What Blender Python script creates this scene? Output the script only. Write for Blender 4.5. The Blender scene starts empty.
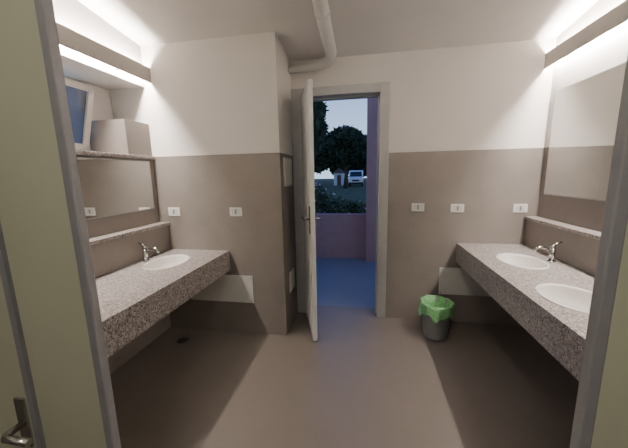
import bpy, bmesh, math, random
from mathutils import Vector, Matrix
random.seed(7)
SC=bpy.context.scene
COL=SC.collection

# ------------------------------------------------------------ materials
def nmat(name):
    m=bpy.data.materials.new(name); m.use_nodes=True
    nt=m.node_tree; b=nt.nodes['Principled BSDF']
    return m,nt,b
def plain(name,col,rough=0.5,metal=0.0,noise=0.0,scale=20,bump=0.0,spec=None):
    m,nt,b=nmat(name)
    b.inputs['Base Color'].default_value=(*col,1); b.inputs['Roughness'].default_value=rough
    b.inputs['Metallic'].default_value=metal
    if spec is not None: b.inputs['Specular IOR Level'].default_value=spec
    g=nt.nodes.new('ShaderNodeNewGeometry'); n=nt.nodes.new('ShaderNodeTexNoise')
    n.inputs['Scale'].default_value=scale; n.inputs['Detail'].default_value=4
    nt.links.new(g.outputs['Position'],n.inputs['Vector'])
    r=nt.nodes.new('ShaderNodeValToRGB')
    r.color_ramp.elements[0].position=0.3; r.color_ramp.elements[1].position=0.7
    r.color_ramp.elements[0].color=(*[c*(1-noise) for c in col],1)
    r.color_ramp.elements[1].color=(*[min(1,c*(1+noise)) for c in col],1)
    nt.links.new(n.outputs['Fac'],r.inputs['Fac']); nt.links.new(r.outputs['Color'],b.inputs['Base Color'])
    if bump:
        bp=nt.nodes.new('ShaderNodeBump'); bp.inputs['Strength'].default_value=bump; bp.inputs['Distance'].default_value=0.01
        nt.links.new(n.outputs['Fac'],bp.inputs['Height']); nt.links.new(bp.outputs['Normal'],b.inputs['Normal'])
    return m
def math_node(nt,op,a,b=None,c=None):
    n=nt.nodes.new('ShaderNodeMath'); n.operation=op
    for i,v in enumerate((a,b,c)):
        if v is None: continue
        if isinstance(v,(int,float)): n.inputs[i].default_value=v
        else: nt.links.new(v,n.inputs[i])
    return n.outputs[0]
def mixc(nt,fac,a,b):
    n=nt.nodes.new('ShaderNodeMix'); n.data_type='RGBA'
    if isinstance(fac,(int,float)): n.inputs[0].default_value=fac
    else: nt.links.new(fac,n.inputs[0])
    for i,v in ((6,a),(7,b)):
        if isinstance(v,tuple): n.inputs[i].default_value=(*v,1)
        else: nt.links.new(v,n.inputs[i])
    return n.outputs[2]
WHITE=(0.85,0.81,0.78); TILE=(0.235,0.206,0.190)
def tile_color(nt,base,pos,scale=3.0,amt=0.10):
    n=nt.nodes.new('ShaderNodeTexNoise'); n.inputs['Scale'].default_value=scale; n.inputs['Detail'].default_value=8; n.inputs['Roughness'].default_value=0.65
    nt.links.new(pos,n.inputs['Vector'])
    r=nt.nodes.new('ShaderNodeValToRGB'); r.color_ramp.elements[0].position=.3; r.color_ramp.elements[1].position=.7
    r.color_ramp.elements[0].color=(*[c*(1-amt) for c in base],1); r.color_ramp.elements[1].color=(*[c*(1+amt) for c in base],1)
    nt.links.new(n.outputs['Fac'],r.inputs['Fac'])
    return r.outputs['Color']
def joint(nt,coord,period,off,w=0.004):
    a=math_node(nt,'ADD',coord,off+100*period); f=math_node(nt,'MODULO',a,period)
    return math_node(nt,'LESS_THAN',f,w)
def wall_mat(name,split=1.695):
    m,nt,b=nmat(name)
    g=nt.nodes.new('ShaderNodeNewGeometry'); s=nt.nodes.new('ShaderNodeSeparateXYZ')
    nt.links.new(g.outputs['Position'],s.inputs[0])
    tc=tile_color(nt,TILE,g.outputs['Position'])
    sn=nt.nodes.new('ShaderNodeSeparateXYZ'); nt.links.new(g.outputs['Normal'],sn.inputs[0])
    xn=math_node(nt,'GREATER_THAN',math_node(nt,'ABSOLUTE',sn.outputs[0]),0.5)
    hor=nt.nodes.new('ShaderNodeMix'); nt.links.new(xn,hor.inputs[0]); nt.links.new(s.outputs[0],hor.inputs[2]); nt.links.new(s.outputs[1],hor.inputs[3])
    j1=joint(nt,hor.outputs[0],0.6,0.13,.003); j2=joint(nt,s.outputs[2],1.2,-0.49,.003)
    j=math_node(nt,'MAXIMUM',j1,j2)
    jc=mixc(nt,math_node(nt,'MULTIPLY',j,0.25),tc,(0.13,0.12,0.11))
    up=math_node(nt,'GREATER_THAN',s.outputs[2],split)
    col=mixc(nt,up,jc,WHITE)
    nt.links.new(col,b.inputs['Base Color'])
    r=math_node(nt,'MULTIPLY_ADD',up,0.35,0.5); nt.links.new(r,b.inputs['Roughness'])
    n=nt.nodes.new('ShaderNodeTexNoise'); n.inputs['Scale'].default_value=60; nt.links.new(g.outputs['Position'],n.inputs['Vector'])
    bp=nt.nodes.new('ShaderNodeBump'); bp.inputs['Strength'].default_value=0.08; bp.inputs['Distance'].default_value=0.01
    nt.links.new(n.outputs['Fac'],bp.inputs['Height']); nt.links.new(bp.outputs['Normal'],b.inputs['Normal'])
    return m
def floor_mat(name,base,rough,amt=.06):
    m,nt,b=nmat(name)
    g=nt.nodes.new('ShaderNodeNewGeometry'); s=nt.nodes.new('ShaderNodeSeparateXYZ')
    nt.links.new(g.outputs['Position'],s.inputs[0])
    tc=tile_color(nt,base,g.outputs['Position'],1.6,amt)
    j=math_node(nt,'MAXIMUM',joint(nt,s.outputs[0],0.6,0.27,.003),joint(nt,s.outputs[1],0.6,0.11,.003))
    nt.links.new(mixc(nt,math_node(nt,'MULTIPLY',j,0.12),tc,tuple(c*.5 for c in base)),b.inputs['Base Color'])
    b.inputs['Roughness'].default_value=rough
    return m
def granite(name):
    m,nt,b=nmat(name)
    g=nt.nodes.new('ShaderNodeNewGeometry')
    v=nt.nodes.new('ShaderNodeTexVoronoi'); v.inputs['Scale'].default_value=135; nt.links.new(g.outputs['Position'],v.inputs['Vector'])
    s=nt.nodes.new('ShaderNodeSeparateColor'); nt.links.new(v.outputs['Color'],s.inputs[0])
    r=nt.nodes.new('ShaderNodeValToRGB'); cr=r.color_ramp; cr.interpolation='CONSTANT'
    cr.elements[0].position=0; cr.elements[0].color=(0.10,0.09,0.085,1)
    cr.elements[1].position=0.13; cr.elements[1].color=(0.28,0.25,0.24,1)
    for p,c in ((0.40,(0.38,0.34,0.33)),(0.68,(0.31,0.275,0.265)),(0.84,(0.54,0.50,0.48))):
        e=cr.elements.new(p); e.color=(*c,1)
    nt.links.new(s.outputs[0],r.inputs['Fac']); 
    n=nt.nodes.new('ShaderNodeTexNoise'); n.inputs['Scale'].default_value=32; n.inputs['Detail'].default_value=3
    nt.links.new(g.outputs['Position'],n.inputs['Vector'])
    f=math_node(nt,'MULTIPLY',math_node(nt,'GREATER_THAN',n.outputs['Fac'],0.6),0.32)
    nt.links.new(mixc(nt,f,r.outputs['Color'],(0.16,0.14,0.135)),b.inputs['Base Color'])
    b.inputs['Roughness'].default_value=0.3
    return m
def emis(name,col,st):
    m,nt,b=nmat(name); b.inputs['Base Color'].default_value=(*col,1)
    b.inputs['Emission Color'].default_value=(*col,1); b.inputs['Emission Strength'].default_value=st
    return m
M_wall=wall_mat('two_tone_wall'); M_tile=wall_mat('tile_only',9.0)
M_floor=floor_mat('floor_tile',(0.180,0.155,0.138),0.33)
M_deck=floor_mat('outdoor_tile',(0.22,0.225,0.25),0.5)
M_ceil=plain('ceiling_paint',(0.78,0.75,0.73),0.9,noise=0.03,scale=3)
M_gran=granite('granite')
M_fascia=plain('trough_metal',(0.50,0.47,0.44),0.5,noise=0.03)
M_tube=emis('lamp_tube',(1.0,0.91,0.82),335)
M_mirror=plain('mirror_glass',(0.86,0.87,0.86),0.01,1.0)
M_alu=plain('aluminium',(0.46,0.46,0.46),0.4,0.3,noise=0.04)
M_post=plain('grey_post',(0.29,0.29,0.30),0.5,0.1,noise=0.05)
M_green=plain('green_laminate',(0.50,0.52,0.38),0.5,noise=0.03,scale=3)
M_chrome=plain('chrome',(0.55,0.54,0.53),0.15,1.0)
M_ceramic=plain('ceramic',(0.80,0.77,0.74),0.12)
M_plastic=plain('white_plastic',(0.80,0.78,0.75),0.4)
M_panelw=plain('access_panel_white',(0.68,0.66,0.65),0.5,noise=0.03)
M_dark=plain('dark_gap',(0.02,0.02,0.02),0.8)
M_doorw=plain('door_white',(0.86,0.86,0.86),0.35,noise=0.03)
M_bin=plain('bin_grey',(0.30,0.31,0.31),0.45)
M_bag=plain('bag_green',(0.20,0.46,0.20),0.3,noise=0.25,scale=40,bump=0.4)
M_pink=plain('pink_plaster',(0.40,0.23,0.23),0.9,noise=0.06,scale=10)
M_grass=plain('grass',(0.05,0.08,0.03),0.95,noise=0.5,scale=1.2)
M_leaf=plain('leaf_dark',(0.022,0.04,0.018),0.8,noise=0.5,scale=3)
M_bushleaf=plain('leaf_bush',(0.07,0.12,0.05),0.7,noise=0.4,scale=8)
M_flower=plain('flower_white',(0.75,0.70,0.70),0.7)
M_bark=plain('bark',(0.06,0.045,0.035),0.9,noise=0.4,scale=15)
M_carw=plain('car_paint',(0.80,0.82,0.85),0.3)
M_glass=plain('car_glass',(0.03,0.04,0.05),0.1)
M_rubber=plain('rubber',(0.02,0.02,0.02),0.8)
M_pane=plain('window_pane',(0.16,0.20,0.30),0.05)
nt=M_pane.node_tree; nt.nodes['Principled BSDF'].inputs['Transmission Weight'].default_value=0.85
M_roof=plain('roof_dark',(0.12,0.08,0.07),0.8)

# ------------------------------------------------------------ mesh builder
class B:
    def __init__(s): s.bm=bmesh.new(); s.mats=[]
    def mi(s,m):
        if m not in s.mats: s.mats.append(m)
        return s.mats.index(m)
    def box(s,lo,hi,m,bev=0.0,rot=None,org=None):
        lo=Vector(lo);hi=Vector(hi)
        r=bmesh.ops.create_cube(s.bm,size=1); vs=r['verts']
        for v in vs:
            v.co=Vector((lo[i]+(v.co[i]+.5)*(hi[i]-lo[i]) for i in range(3)))
        fs=set(f for v in vs for f in v.link_faces)
        for f in fs: f.material_index=s.mi(m)
        if bev:
            es=list(set(e for v in vs for e in v.link_edges))
            rb=bmesh.ops.bevel(s.bm,geom=es,offset=bev,segments=2,affect='EDGES',profile=.5)
            for f in rb['faces']: f.material_index=s.mi(m)
            vs=[]
        if rot is not None:
            for v in vs: v.co=org+rot@(v.co-org)
        return vs
    def ring(s,c,r,axis,n=20,ry=None):
        axis=Vector(axis).normalized(); a=axis.orthogonal().normalized(); b=axis.cross(a)
        ry=ry or r
        return [s.bm.verts.new(c+a*r*math.cos(t)+b*ry*math.sin(t)) for t in [2*math.pi*i/n for i in range(n)]]
    def skin(s,rings,m,cap=True,smooth=True):
        k=s.mi(m); n=len(rings[0])
        for a,b in zip(rings,rings[1:]):
            for i in range(n):
                f=s.bm.faces.new((a[i],a[(i+1)%n],b[(i+1)%n],b[i])); f.material_index=k; f.smooth=smooth
        if cap:
            f=s.bm.faces.new(list(reversed(rings[0]))); f.material_index=k
            f=s.bm.faces.new(rings[-1]); f.material_index=k
    def cyl(s,p0,p1,r0,m,r1=None,n=20,cap=True):
        p0=Vector(p0);p1=Vector(p1); r1=r0 if r1 is None else r1
        s.skin([s.ring(p0,r0,p1-p0,n),s.ring(p1,r1,p1-p0,n)],m,cap)
    def tube(s,pts,rad,m,n=14):
        pts=[Vector(p) for p in pts]; rs=rad if isinstance(rad,list) else [rad]*len(pts)
        t=(pts[1]-pts[0]).normalized(); a=t.orthogonal().normalized(); rings=[]
        for i,p in enumerate(pts):
            if i==0: t=(pts[1]-pts[0])
            elif i==len(pts)-1: t=pts[-1]-pts[-2]
            else: t=(pts[i+1]-pts[i]).normalized()+(pts[i]-pts[i-1]).normalized()
            t.normalize(); a=(a-t*a.dot(t)).normalized(); b=t.cross(a)
            rings.append([s.bm.verts.new(p+(a*math.cos(q)+b*math.sin(q))*rs[i]) for q in [2*math.pi*j/n for j in range(n)]])
        s.skin(rings,m)
    def lathe(s,c,prof,m,n=32,sx=1,sy=1,cap=False):
        rings=[[s.bm.verts.new(Vector((c[0]+r*sx*math.cos(t),c[1]+r*sy*math.sin(t),c[2]+z))) for t in [2*math.pi*i/n for i in range(n)]] for r,z in prof]
        s.skin(rings,m,cap)
    def poly(s,pts,m):
        f=s.bm.faces.new([s.bm.verts.new(Vector(p)) for p in pts]); f.material_index=s.mi(m); return f
    def prism(s,pts,ext,m,bev=0):
        ext=Vector(ext); a=[s.bm.verts.new(Vector(p)) for p in pts]; b=[s.bm.verts.new(Vector(p)+ext) for p in pts]
        k=s.mi(m); n=len(a)
        fs=[s.bm.faces.new(a),s.bm.faces.new(list(reversed(b)))]
        for i in range(n): fs.append(s.bm.faces.new((a[i],b[i],b[(i+1)%n],a[(i+1)%n])))
        for f in fs: f.material_index=k
    def done(s,name,recalc=True,parent=None):
        if recalc: bmesh.ops.recalc_face_normals(s.bm,faces=s.bm.faces)
        me=bpy.data.meshes.new(name); s.bm.to_mesh(me); s.bm.free()
        for m in s.mats: me.materials.append(m)
        o=bpy.data.objects.new(name,me); COL.objects.link(o)
        if parent: o.parent=parent
        return o
def simple(name,boxes,m,bev=0):
    b=B()
    for lo,hi in boxes: b.box(lo,hi,m,bev)
    return b.done(name)

# ------------------------------------------------------------ room shell
XL,XR,YB,YD=-1.94,1.56,2.46,2.94
YF=-1.3
HT=3.2
simple('floor',[((-2.5,YF-.1,-.12),(1.7,3.14,0))],M_floor)
b=B()
def cz(y): return 2.64+(2.46-y)*0.12
for_pts=[(-2.5,YF-.1,cz(YF-.1)),(-2.5,3.14,cz(3.14)),(-2.5,3.14,3.4),(-2.5,YF-.1,3.4)]
b.prism(for_pts,(4.2,0,0),M_ceil); b.done('ceiling')
WY0,WY1,XO,ZS=1.05,2.18,-2.30,2.30
simple('wall_left',[((-2.5,YF,0),(XL,YB,1.67)),
    ((-2.5,YF,1.67),(XL,WY0,HT)),
    ((-2.5,WY0,ZS),(XL,YB,HT)),
    ((-2.5,WY1,1.67),(XO,YB,ZS))],M_wall)
simple('wall_right',[((XR,YF,0),(XR+.14,YD,HT))],M_wall)
simple('wall_back',[((-2.5,YB,0),(-.72,3.14,HT)),((-.72,YD,2.33),(.22,3.14,HT)),((.22,YD,0),(XR+.14,3.14,HT))],M_wall)
simple('wall_front',[((-2.5,YF-.1,0),(1.7,YF,HT))],M_wall)

simple('window_sill',[((XO,WY0,1.67),(-1.915,YB,1.70))],M_gran,.004)
simple('tiled_boxing',[((XO+.002,WY1,1.70),(-1.94,YB-.002,1.985))],M_tile)
b=B()
fy0,fy1,fz0,fz1=WY0,WY1,1.70,ZS
xa,xb=XO-.06,XO
for lo,hi in [((xa,fy0,fz0),(xb,fy1,fz0+.045)),((xa,fy0,fz1-.045),(xb,fy1,fz1)),
              ((xa,fy0,fz0),(xb,fy0+.05,fz1)),((xa,fy1-.04,fz0),(xb,fy1,fz1)),
              ((xa,1.62,fz0),(xb,1.67,fz1))]: b.box(lo,hi,M_plastic,.003)
R=Matrix.Rotation(math.radians(16),3,'Y'); O=Vector((XO+.005,0,fz0+.05))
s0,s1,sb,st=XO,XO+.035,1.75,2.25
for lo,hi in [((s0,1.68,sb),(s1,2.13,sb+.045)),((s0,1.68,st-.045),(s1,2.13,st)),
              ((s0,1.68,sb),(s1,1.725,st)),((s0,2.085,sb),(s1,2.13,st))]:
    b.box(lo,hi,M_plastic,0,R,O)
b.box((s0+.012,1.72,sb+.04),(s0+.017,2.10,st-.04),M_pane,0,R,O)
b.box((XO-.035,1.10,1.745),(XO-.030,1.62,ZS-.045),M_pane)
b.done('window_1')

# ------------------------------------------------------------ light troughs
def trough(xw,sgn,zb,zt,y0,y1):
    b=B()
    xf=xw+sgn*.075
    b.box((min(xf,xf-sgn*.010),y0,zb),(max(xf,xf-sgn*.010),y1,zt),M_fascia,.002)
    y=y0+.2
    while y<y1:
        b.box((min(xw,xf),y,zb+.02),(max(xw,xf),y+.02,zb+.035),M_fascia); y+=.6
    b.cyl((xw+sgn*.034,y0+.05,zb+.066),(xw+sgn*.034,y1-.04,zb+.066),.018,M_tube,n=12)
    b.done('light_trough')
trough(XL,1,2.33,2.455,.75,YB-.003)
trough(XR,-1,2.345,2.465,.75,YD-.003)

# ------------------------------------------------------------ mirrors
def mirror(xw,sgn,y0,y1,z0,z1):
    b=B(); x1=xw+sgn*.012
    b.box((min(xw,x1),y0,z0),(max(xw,x1),y1,z1),M_alu,.002)
    x2=xw+sgn*.0135
    b.box((min(x1,x2),y0+.008,z0+.008),(max(x1,x2),y1-.008,z1-.008),M_mirror)
    b.done('wall_mirror')
mirror(XL,1,.75,2.40,1.22,1.655)
mirror(XR,-1,.75,2.86,1.29,2.14)

# ------------------------------------------------------------ counters
SRX,SRY=.148,.195
def cut(obj,cx,cy,rx,ry):
    b=B(); b.lathe((cx,cy,0),[(1,.4),(1,1.2)],M_dark,48,rx,ry,True); c=b.done('cut')
    md=obj.modifiers.new('b','BOOLEAN'); md.operation='DIFFERENCE'; md.object=c; md.solver='EXACT'
    dg=bpy.context.evaluated_depsgraph_get(); me=bpy.data.meshes.new_from_object(obj.evaluated_get(dg))
    obj.modifiers.clear(); obj.data=me; bpy.data.objects.remove(c)
def counter(xw,xf,y1,sinks,fxo,zt=.82):
    lo,hi=min(xw,xf),max(xw,xf); sg=1 if xf>xw else -1
    o=simple('slab',[((lo,.72,zt-.035),(hi,y1,zt))],M_gran)
    for cx,cy in sinks: cut(o,cx,cy,SRX,SRY)
    o.name='top_slab'
    b=B()
    xa=xf-sg*.03
    b.box((min(xa,xf),.72,zt-.19),(max(xa,xf),y1,zt-.035),M_gran)
    ap=b.done('apron')
    b=B(); xs=xw+sg*.09; b.box((min(xw,xs),.72,zt),(max(xw,xs),y1,1.06),M_tile); sp=b.done('splash_wall')
    b=B(); xs=xw+sg*.11; b.box((min(xw,xs),.72,1.06),(max(xw,xs),y1,1.085),M_gran,.003); le=b.done('ledge')
    e=bpy.data.objects.new('granite_washbasin_counter',None); COL.objects.link(e)
    for q in (o,ap,sp,le): q.parent=e
    for cx,cy in sinks:
        b=B()
        prof=[(1.06,-.002),(1.06,.005),(1.03,.007),(.99,.005),(.97,-.01),(.93,-.05),(.80,-.10),(.55,-.135),(.2,-.148),(.12,-.15)]
        b.lathe((cx,cy,zt),prof,M_ceramic,48,SRX,SRY)
        b.lathe((cx,cy,zt),[(1.0,-.036),(.97,-.06),(.84,-.11),(.58,-.147),(.2,-.16),(.12,-.16)],M_ceramic,48,SRX,SRY)
        b.lathe((cx,cy,zt-.151),[(.024,0),(.024,.004),(.004,.004),(.004,0)],M_chrome,20,cap=True)
        b.tube([(cx,cy,zt-.155),(cx,cy,zt-.33),(cx,cy,zt-.38),(cx-sg*.05,cy,zt-.42),(cx-sg*.12,cy,zt-.42),(cx-sg*.30,cy,zt-.42)],.018,M_plastic)
        b.done('washbasin',parent=e)
        b=B(); fx=fxo
        b.cyl((fx,cy,zt),(fx,cy,zt+.012),.026,M_chrome)
        b.cyl((fx,cy,zt+.01),(fx,cy,zt+.11),.019,M_chrome,.017)
        b.tube([(fx,cy,zt+.075),(fx+sg*.05,cy,zt+.105),(fx+sg*.09,cy,zt+.11),(fx+sg*.115,cy,zt+.095),(fx+sg*.12,cy,zt+.075)],[.012,.012,.011,.011,.010],M_chrome)
        b.tube([(fx,cy,zt+.11),(fx,cy,zt+.13)],[.018,.015],M_chrome)
        b.tube([(fx,cy,zt+.128),(fx-sg*.02,cy,zt+.14),(fx-sg*.055,cy,zt+.155)],[.007,.007,.005],M_chrome)
        b.done('faucet',parent=e)
counter(XL,-1.245,YB,[(-1.59,2.06)],-1.79)
counter(XR,.885,YD,[(1.18,2.37),(1.11,1.68)],1.385)

# ------------------------------------------------------------ door frame + leaf
b=B()
for lo,hi in [((-.72,YD-.012,0),(-.60,3.15,2.33)),((.135,YD-.012,0),(.225,3.15,2.33)),((-.60,YD-.012,2.25),(.135,3.15,2.33))]:
    b.box(lo,hi,M_alu,.004)
b.box((.12,3.02,0),(.135,3.06,2.25),M_alu); b.box((-.60,3.02,2.235),(.135,3.06,2.25),M_alu)
b.done('door_frame')
e=bpy.data.objects.new('door_1',None); COL.objects.link(e)
H=Vector((-.60,2.915,0)); N=Vector((-.428,2.38,0)); L=(N-H).length
ang=math.atan2(N.y-H.y,N.x-H.x)
T=Matrix.Translation(H)@Matrix.Rotation(ang,4,'Z')
b=B()
b.box((0,-.02,.012),(L,.02,2.24),M_doorw,.003)
b.box((.06,-.024,.07),(L-.06,.024,2.18),M_doorw,.002)
o=b.done('leaf'); o.matrix_world=T; o.parent=e
b=B()
for sg in (-1,1):
    b.box((L-.055,min(sg*.02,sg*.028),1.0),(L-.015,max(sg*.02,sg*.028),1.24),M_chrome,.002)
    b.tube([(L-.035,sg*.025,1.13),(L-.035,sg*.07,1.13),(L-.05,sg*.075,1.13),(L-.15,sg*.075,1.13)],.009,M_chrome)
b.cyl((0,0,.25),(0,0,.36),.012,M_chrome); b.cyl((0,0,1.9),(0,0,2.01),.012,M_chrome)
o=b.done('handle_and_hinges'); o.matrix_world=T; o.parent=e

# ------------------------------------------------------------ wall fittings
def socket(x,z,y):
    b=B()
    b.box((x-.06,y-.010,z-.04),(x+.06,y,z+.04),M_plastic,.004)
    for dx in (-.028,0,.028):
        b.box((x+dx-.012,y-.0125,z-.024),(x+dx+.012,y-.010,z+.024),M_panelw if dx else M_alu,.001)
    for dz in (-.012,0,.012):
        b.cyl((x,y-.0135,z+dz),(x,y-.0122,z+dz),.0042,M_dark,n=10)
    b.done('wall_socket')
socket(-1.77,1.185,YB); socket(-1.15,1.185,YB)
socket(.51,1.17,YD); socket(.87,1.16,YD); socket(1.41,1.16,YD)
def plate_y(name,x0,x1,z0,z1,y):
    b=B(); b.box((x0,y-.006,z0),(x1,y,z1),M_panelw,.002)
    for x in (x0+.02,x1-.02):
        for z in (z0+.02,z1-.02): b.cyl((x,y-.0075,z),(x,y-.005,z),.005,M_chrome,n=10)
    b.done(name)
plate_y('access_panel',-1.68,-1.03,.31,.58,YB)
plate_y('access_panel',.74,1.30,.29,.57,YD)
b=B(); b.box((-.72,2.56,1.40),(-.71,2.84,1.66),M_panelw,.003); b.box((-.71,2.58,1.42),(-.707,2.82,1.64),M_plastic,.001); b.done('electrical_panel')
b=B(); b.box((-.72,2.62,.36),(-.71,2.80,.56),M_panelw,.003); b.box((-.71,2.64,.38),(-.707,2.78,.54),M_plastic,.001); b.done('junction_box_cover')

b=B()
pts=[(-.30,YF,cz(YF)-.06)]
pts+=[(-.30,y,cz(y)-.06) for y in (0,1.5,2.6,2.72)]
pts+=[(-.31,2.80,2.535),(-.35,2.86,2.525),(-.41,2.875,2.51),(-.55,2.875,2.495),(-.715,2.875,2.48)]
b.tube(pts,[.05]*5+[.048,.045,.04,.03,.028],M_plastic,18)
for y in (.8,2.2): b.tube([(-.30,y-.015,cz(y)-.06),(-.30,y+.015,cz(y)-.06)],.056,M_plastic,18)
b.done('ceiling_pipe')

b=B(); b.lathe((-1.66,2.24,0),[(.055,0),(.055,.003),(.045,.004),(.002,.004)],M_chrome,28,cap=True)
for i in range(6):
    t=i*math.pi/3; b.cyl((-1.66+.026*math.cos(t),2.24+.026*math.sin(t),.0035),(-1.66+.026*math.cos(t),2.24+.026*math.sin(t),.005),.008,M_dark,n=10)
b.done('floor_drain')

e=bpy.data.objects.new('trash_bin',None); COL.objects.link(e); bx,by=.66,2.66
b=B(); b.lathe((bx,by,0),[(.002,0),(.10,0),(.104,.01),(.128,.30),(.136,.305),(.136,.32),(.126,.32),(.10,.02),(.002,.015)],M_bin,36); b.done('bucket',parent=e)
b=B(); n=48; rings=[]
for k,(r,z) in enumerate([(.05,.14),(.09,.17),(.115,.25),(.125,.325),(.14,.335),(.146,.31),(.145,.26),(.150,.225)]):
    ring=[]
    for i in range(n):
        t=2*math.pi*i/n; w=(math.sin(t*9+k*.7)+.6*math.sin(t*17+k))*.005*(1 if k>2 else .6)
        dz=(math.sin(t*5+1)*.012+math.sin(t*11)*.006) if k>=5 else math.sin(t*7)*.003
        ring.append(b.bm.verts.new(Vector((bx+(r+w)*math.cos(t),by+(r+w)*math.sin(t),z+dz*(k-3)*.5 if k>=5 else z+dz))))
    rings.append(ring)
b.skin(rings,M_bag,False); b.done('bag',parent=e)

# ------------------------------------------------------------ stall partitions near the camera
PY=.60
def post(x0,x1,name):
    b=B(); b.box((x0,PY-.012,0),(x1,PY+.012,2.4),M_post,.004); b.done(name)
post(-.712,-.686,'partition_post'); post(.432,.456,'partition_post')
b=B(); b.box((-.925,PY-.01,.0),(-.712,PY+.01,2.35),M_green); b.done('partition_panel')
b=B(); b.box((.456,PY-.01,.0),(1.56,PY+.01,2.35),M_green); b.done('partition_panel')
e=bpy.data.objects.new('stall_door',None); COL.objects.link(e)
b=B(); b.box((-1.65,PY-.01,.06),(-.94,PY+.01,2.3),M_green); b.box((-.955,PY-.014,.06),(-.935,PY+.014,2.3),M_post); b.done('door_panel',parent=e)
b=B(); b.box((-1.0,PY-.018,.72),(-.965,PY-.01,.88),M_chrome,.002)
b.tube([(-.98,PY-.015,.80),(-.98,PY-.06,.80),(-.968,PY-.068,.80),(-.89,PY-.068,.80)],.01,M_chrome); b.done('lever_handle',parent=e)
b=B(); b.box((-1.94,PY-.01,0),(-1.65,PY+.01,2.35),M_green); b.done('partition_panel')
b=B(); z=cz(-.5)
b.lathe((-.2,-.5,z),[(.17,0),(.17,-.03),(.155,-.035)],M_plastic,36); b.lathe((-.2,-.5,z),[(.155,-.034),(.14,-.06),(.08,-.075),(.002,-.08)],emis('lamp_diffuser',(1,.94,.85),100),36)
b.done('ceiling_lamp')

# ------------------------------------------------------------ outside
simple('terrace_floor',[((-3.2,3.14,-.12),(3.2,5.10,-.002))],M_deck)
simple('parapet_wall',[((-3.2,5.10,-.12),(.03,5.25,.80))],M_pink)
simple('terrace_column',[((.03,4.95,-.12),(.75,5.30,2.85))],M_pink)
simple('terrace_beam',[((-3.2,4.95,2.85),(3.2,5.30,3.1))],M_pink)
simple('ground_outside',[((-60,5.3,-.3),(60,120,-.12))],M_grass)
def leaves(b,c,rad,n,size,m,squash=1.0):
    k=b.mi(m)
    for _ in range(n):
        d=Vector((random.gauss(0,1),random.gauss(0,1),random.gauss(0,1))).normalized()*random.random()**.4
        p=Vector(c)+Vector((d.x*rad,d.y*rad,d.z*rad*squash))
        a=Vector((random.gauss(0,1),random.gauss(0,1),random.gauss(0,1))).normalized(); q=a.orthogonal().normalized()
        s=size*random.uniform(.6,1.3)
        vs=[b.bm.verts.new(p+a*s),b.bm.verts.new(p+q*s*.45),b.bm.verts.new(p-a*s),b.bm.verts.new(p-q*s*.45)]
        f=b.bm.faces.new(vs); f.material_index=k
def tree(x,y,h,clusters,name='tree',lf=.28,n=900):
    b=B(); b.tube([(x,y,-.12),(x+.1,y,h*.3),(x-.05,y,h*.55),(x+.1,y,h*.8)],[.28,.2,.15,.07],M_bark)
    for dx,dy,z,r in clusters:
        b.tube([(x,y,h*.4),(x+dx*.5,y+dy*.5,(h*.4+z)/2+.3),(x+dx,y+dy,z)],[.1,.07,.03],M_bark,8)
        leaves(b,(x+dx,y+dy,z),r,n,lf,M_leaf,.75)
    b.done(name,recalc=False)
tree(-3.2,16,4.6,[(-1,0,4.4,1.5),(.1,0,4.9,1.0),(-.4,.5,3.4,1.3),(.3,0,4.0,.8),(-2,0,3.6,1.4),(-1,.3,2.4,1.1)],n=1300)
tree(-2.2,34,5,[(-2,0,4.5,2.2),(0,0,5.3,2.0),(1.4,0,4.6,1.6),(2.4,0,3.8,1.7),(-1,0,3.7,1.8),(1.6,0,3.6,1.6),(3.4,0,3.6,1.7)],n=1300,lf=.4)
tree(-9,48,8,[(-3,0,6,3),(0,0,7,3),(3,0,5.0,2.8),(1,0,4,2.6),(-2,0,3.5,2.6)],n=1300,lf=.6)
tree(3,60,7,[(-4,0,4.8,3),(-1,0,5.5,3),(3,0,5.0,3),(0,0,4,2.8),(-3,0,3.2,2.6)],n=1300,lf=.6)
tree(-6,75,7,[(-5,0,5,3),(-1,0,5.5,3.4),(3,0,5.0,3),(0,0,3,2.8),(5,0,3.2,2.6)],n=1300,lf=.7)
b=B()
for i in range(14):
    x=-1.25+random.random()*1.1; b.tube([(x*.6-.4,5.8,-.12),(x,5.8+random.uniform(-.1,.2),.6),(x+random.uniform(-.15,.15),5.8,1.0)],[.012,.008,.004],M_bark,6)
for c,r in [((-1.2,5.8,.88),.36),((-.85,5.8,.84),.36),((-.45,5.8,.76),.30),((-1.0,5.85,1.1),.24),((-.1,5.8,.74),.24)]:
    leaves(b,c,r,520,.05,M_bushleaf)
    leaves(b,c,r*1.05,45,.04,M_flower)
b.done('flowering_bush',recalc=False)

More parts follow.
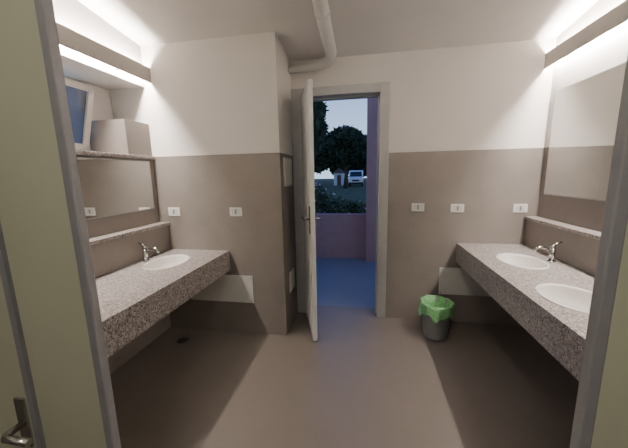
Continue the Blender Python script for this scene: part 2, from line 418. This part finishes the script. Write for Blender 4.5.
b=B(); vx,vy,vz=-1.15,38.0,-.12; w=1.85
prof=[(0,.35),(0,.95),(.15,1.10),(.75,1.22),(1.35,1.98),(1.7,2.10),(4.6,2.10),(4.8,1.9),(4.8,.35)]
b.prism([(vx-w/2,vy+p,vz+q) for p,q in prof],(w,0,0),M_carw)
b.poly([(vx-w/2+.12,vy+.80-.01,vz+1.27),(vx+w/2-.12,vy+.80-.01,vz+1.27),(vx+w/2-.22,vy+1.30-.01,vz+1.93),(vx-w/2+.22,vy+1.30-.01,vz+1.93)],M_glass)
for sx in (-1,1):
    b.poly([(vx+sx*(w/2+.005),vy+1.1,vz+1.25),(vx+sx*(w/2+.005),vy+2.4,vz+1.25),(vx+sx*(w/2+.005),vy+2.4,vz+1.85),(vx+sx*(w/2+.005),vy+1.5,vz+1.85)],M_glass)
    b.box((vx+sx*.68-.2,vy-.02,vz+.72),(vx+sx*.68+.2,vy+.03,vz+.92),M_ceramic,.01)
    b.box((vx+sx*(w/2+.1)-.09,vy+.95,vz+1.2),(vx+sx*(w/2+.1)+.09,vy+1.05,vz+1.4),M_rubber,.01)
    for yy in (.85,3.9):
        x0=vx+sx*(w/2-.2); x1=vx+sx*(w/2+.01)
        b.cyl((x0,vy+yy,vz+.33),(x1,vy+yy,vz+.33),.33,M_rubber,n=24); b.cyl((x1,vy+yy,vz+.33),(x1+sx*.01,vy+yy,vz+.33),.2,M_alu,n=20)
b.box((vx-w/2,vy-.08,vz+.3),(vx+w/2,vy+.05,vz+.58),M_rubber,.02)
b.box((vx-.45,vy-.02,vz+.70),(vx+.45,vy+.01,vz+.90),M_rubber,.01)
b.done('van')
b=B(); b.box((-4.6,44,-.12),(-3.1,46,1.7),M_panelw); b.prism([(-4.8,43.8,1.7),(-2.9,43.8,1.7),(-3.85,43.8,2.4)],(0,2.4,0),M_roof); b.box((-4.1,43.97,-.12),(-3.5,44,1.4),M_roof); b.done('garden_shed')

# ------------------------------------------------------------ world: dusk sky
w=bpy.data.worlds.new('dusk'); SC.world=w; w.use_nodes=True; nt=w.node_tree
bg=nt.nodes['Background']; tc=nt.nodes.new('ShaderNodeTexCoord'); s=nt.nodes.new('ShaderNodeSeparateXYZ')
nt.links.new(tc.outputs['Generated'],s.inputs[0])
r=nt.nodes.new('ShaderNodeValToRGB'); nt.links.new(s.outputs[2],r.inputs['Fac'])
cr=r.color_ramp; cr.elements[0].position=0.05; cr.elements[0].color=(0.58,0.78,1.0,1); cr.elements[1].position=1; cr.elements[1].color=(0.04,0.09,0.38,1)
e2=cr.elements.new(.4); e2.color=(0.13,0.24,0.64,1)
nt.links.new(r.outputs['Color'],bg.inputs['Color']); bg.inputs['Strength'].default_value=1.5

# ------------------------------------------------------------ camera
yaw,pit,rol=[math.radians(v) for v in (10,9.6,1.2)]
d=Vector((-math.sin(yaw)*math.cos(pit),math.cos(yaw)*math.cos(pit),-math.sin(pit)))
rt=Vector((math.cos(yaw),math.sin(yaw),0)); u=rt.cross(d)
r2=rt*math.cos(rol)-u*math.sin(rol); u2=u*math.cos(rol)+rt*math.sin(rol)
cam=bpy.data.cameras.new('camera'); cam.sensor_width=36; cam.lens=290/628*36; cam.clip_start=.02; cam.clip_end=300
co=bpy.data.objects.new('camera',cam); COL.objects.link(co)
co.matrix_world=Matrix(((r2.x,u2.x,-d.x,0),(r2.y,u2.y,-d.y,0),(r2.z,u2.z,-d.z,1.5),(0,0,0,1)))
SC.camera=co
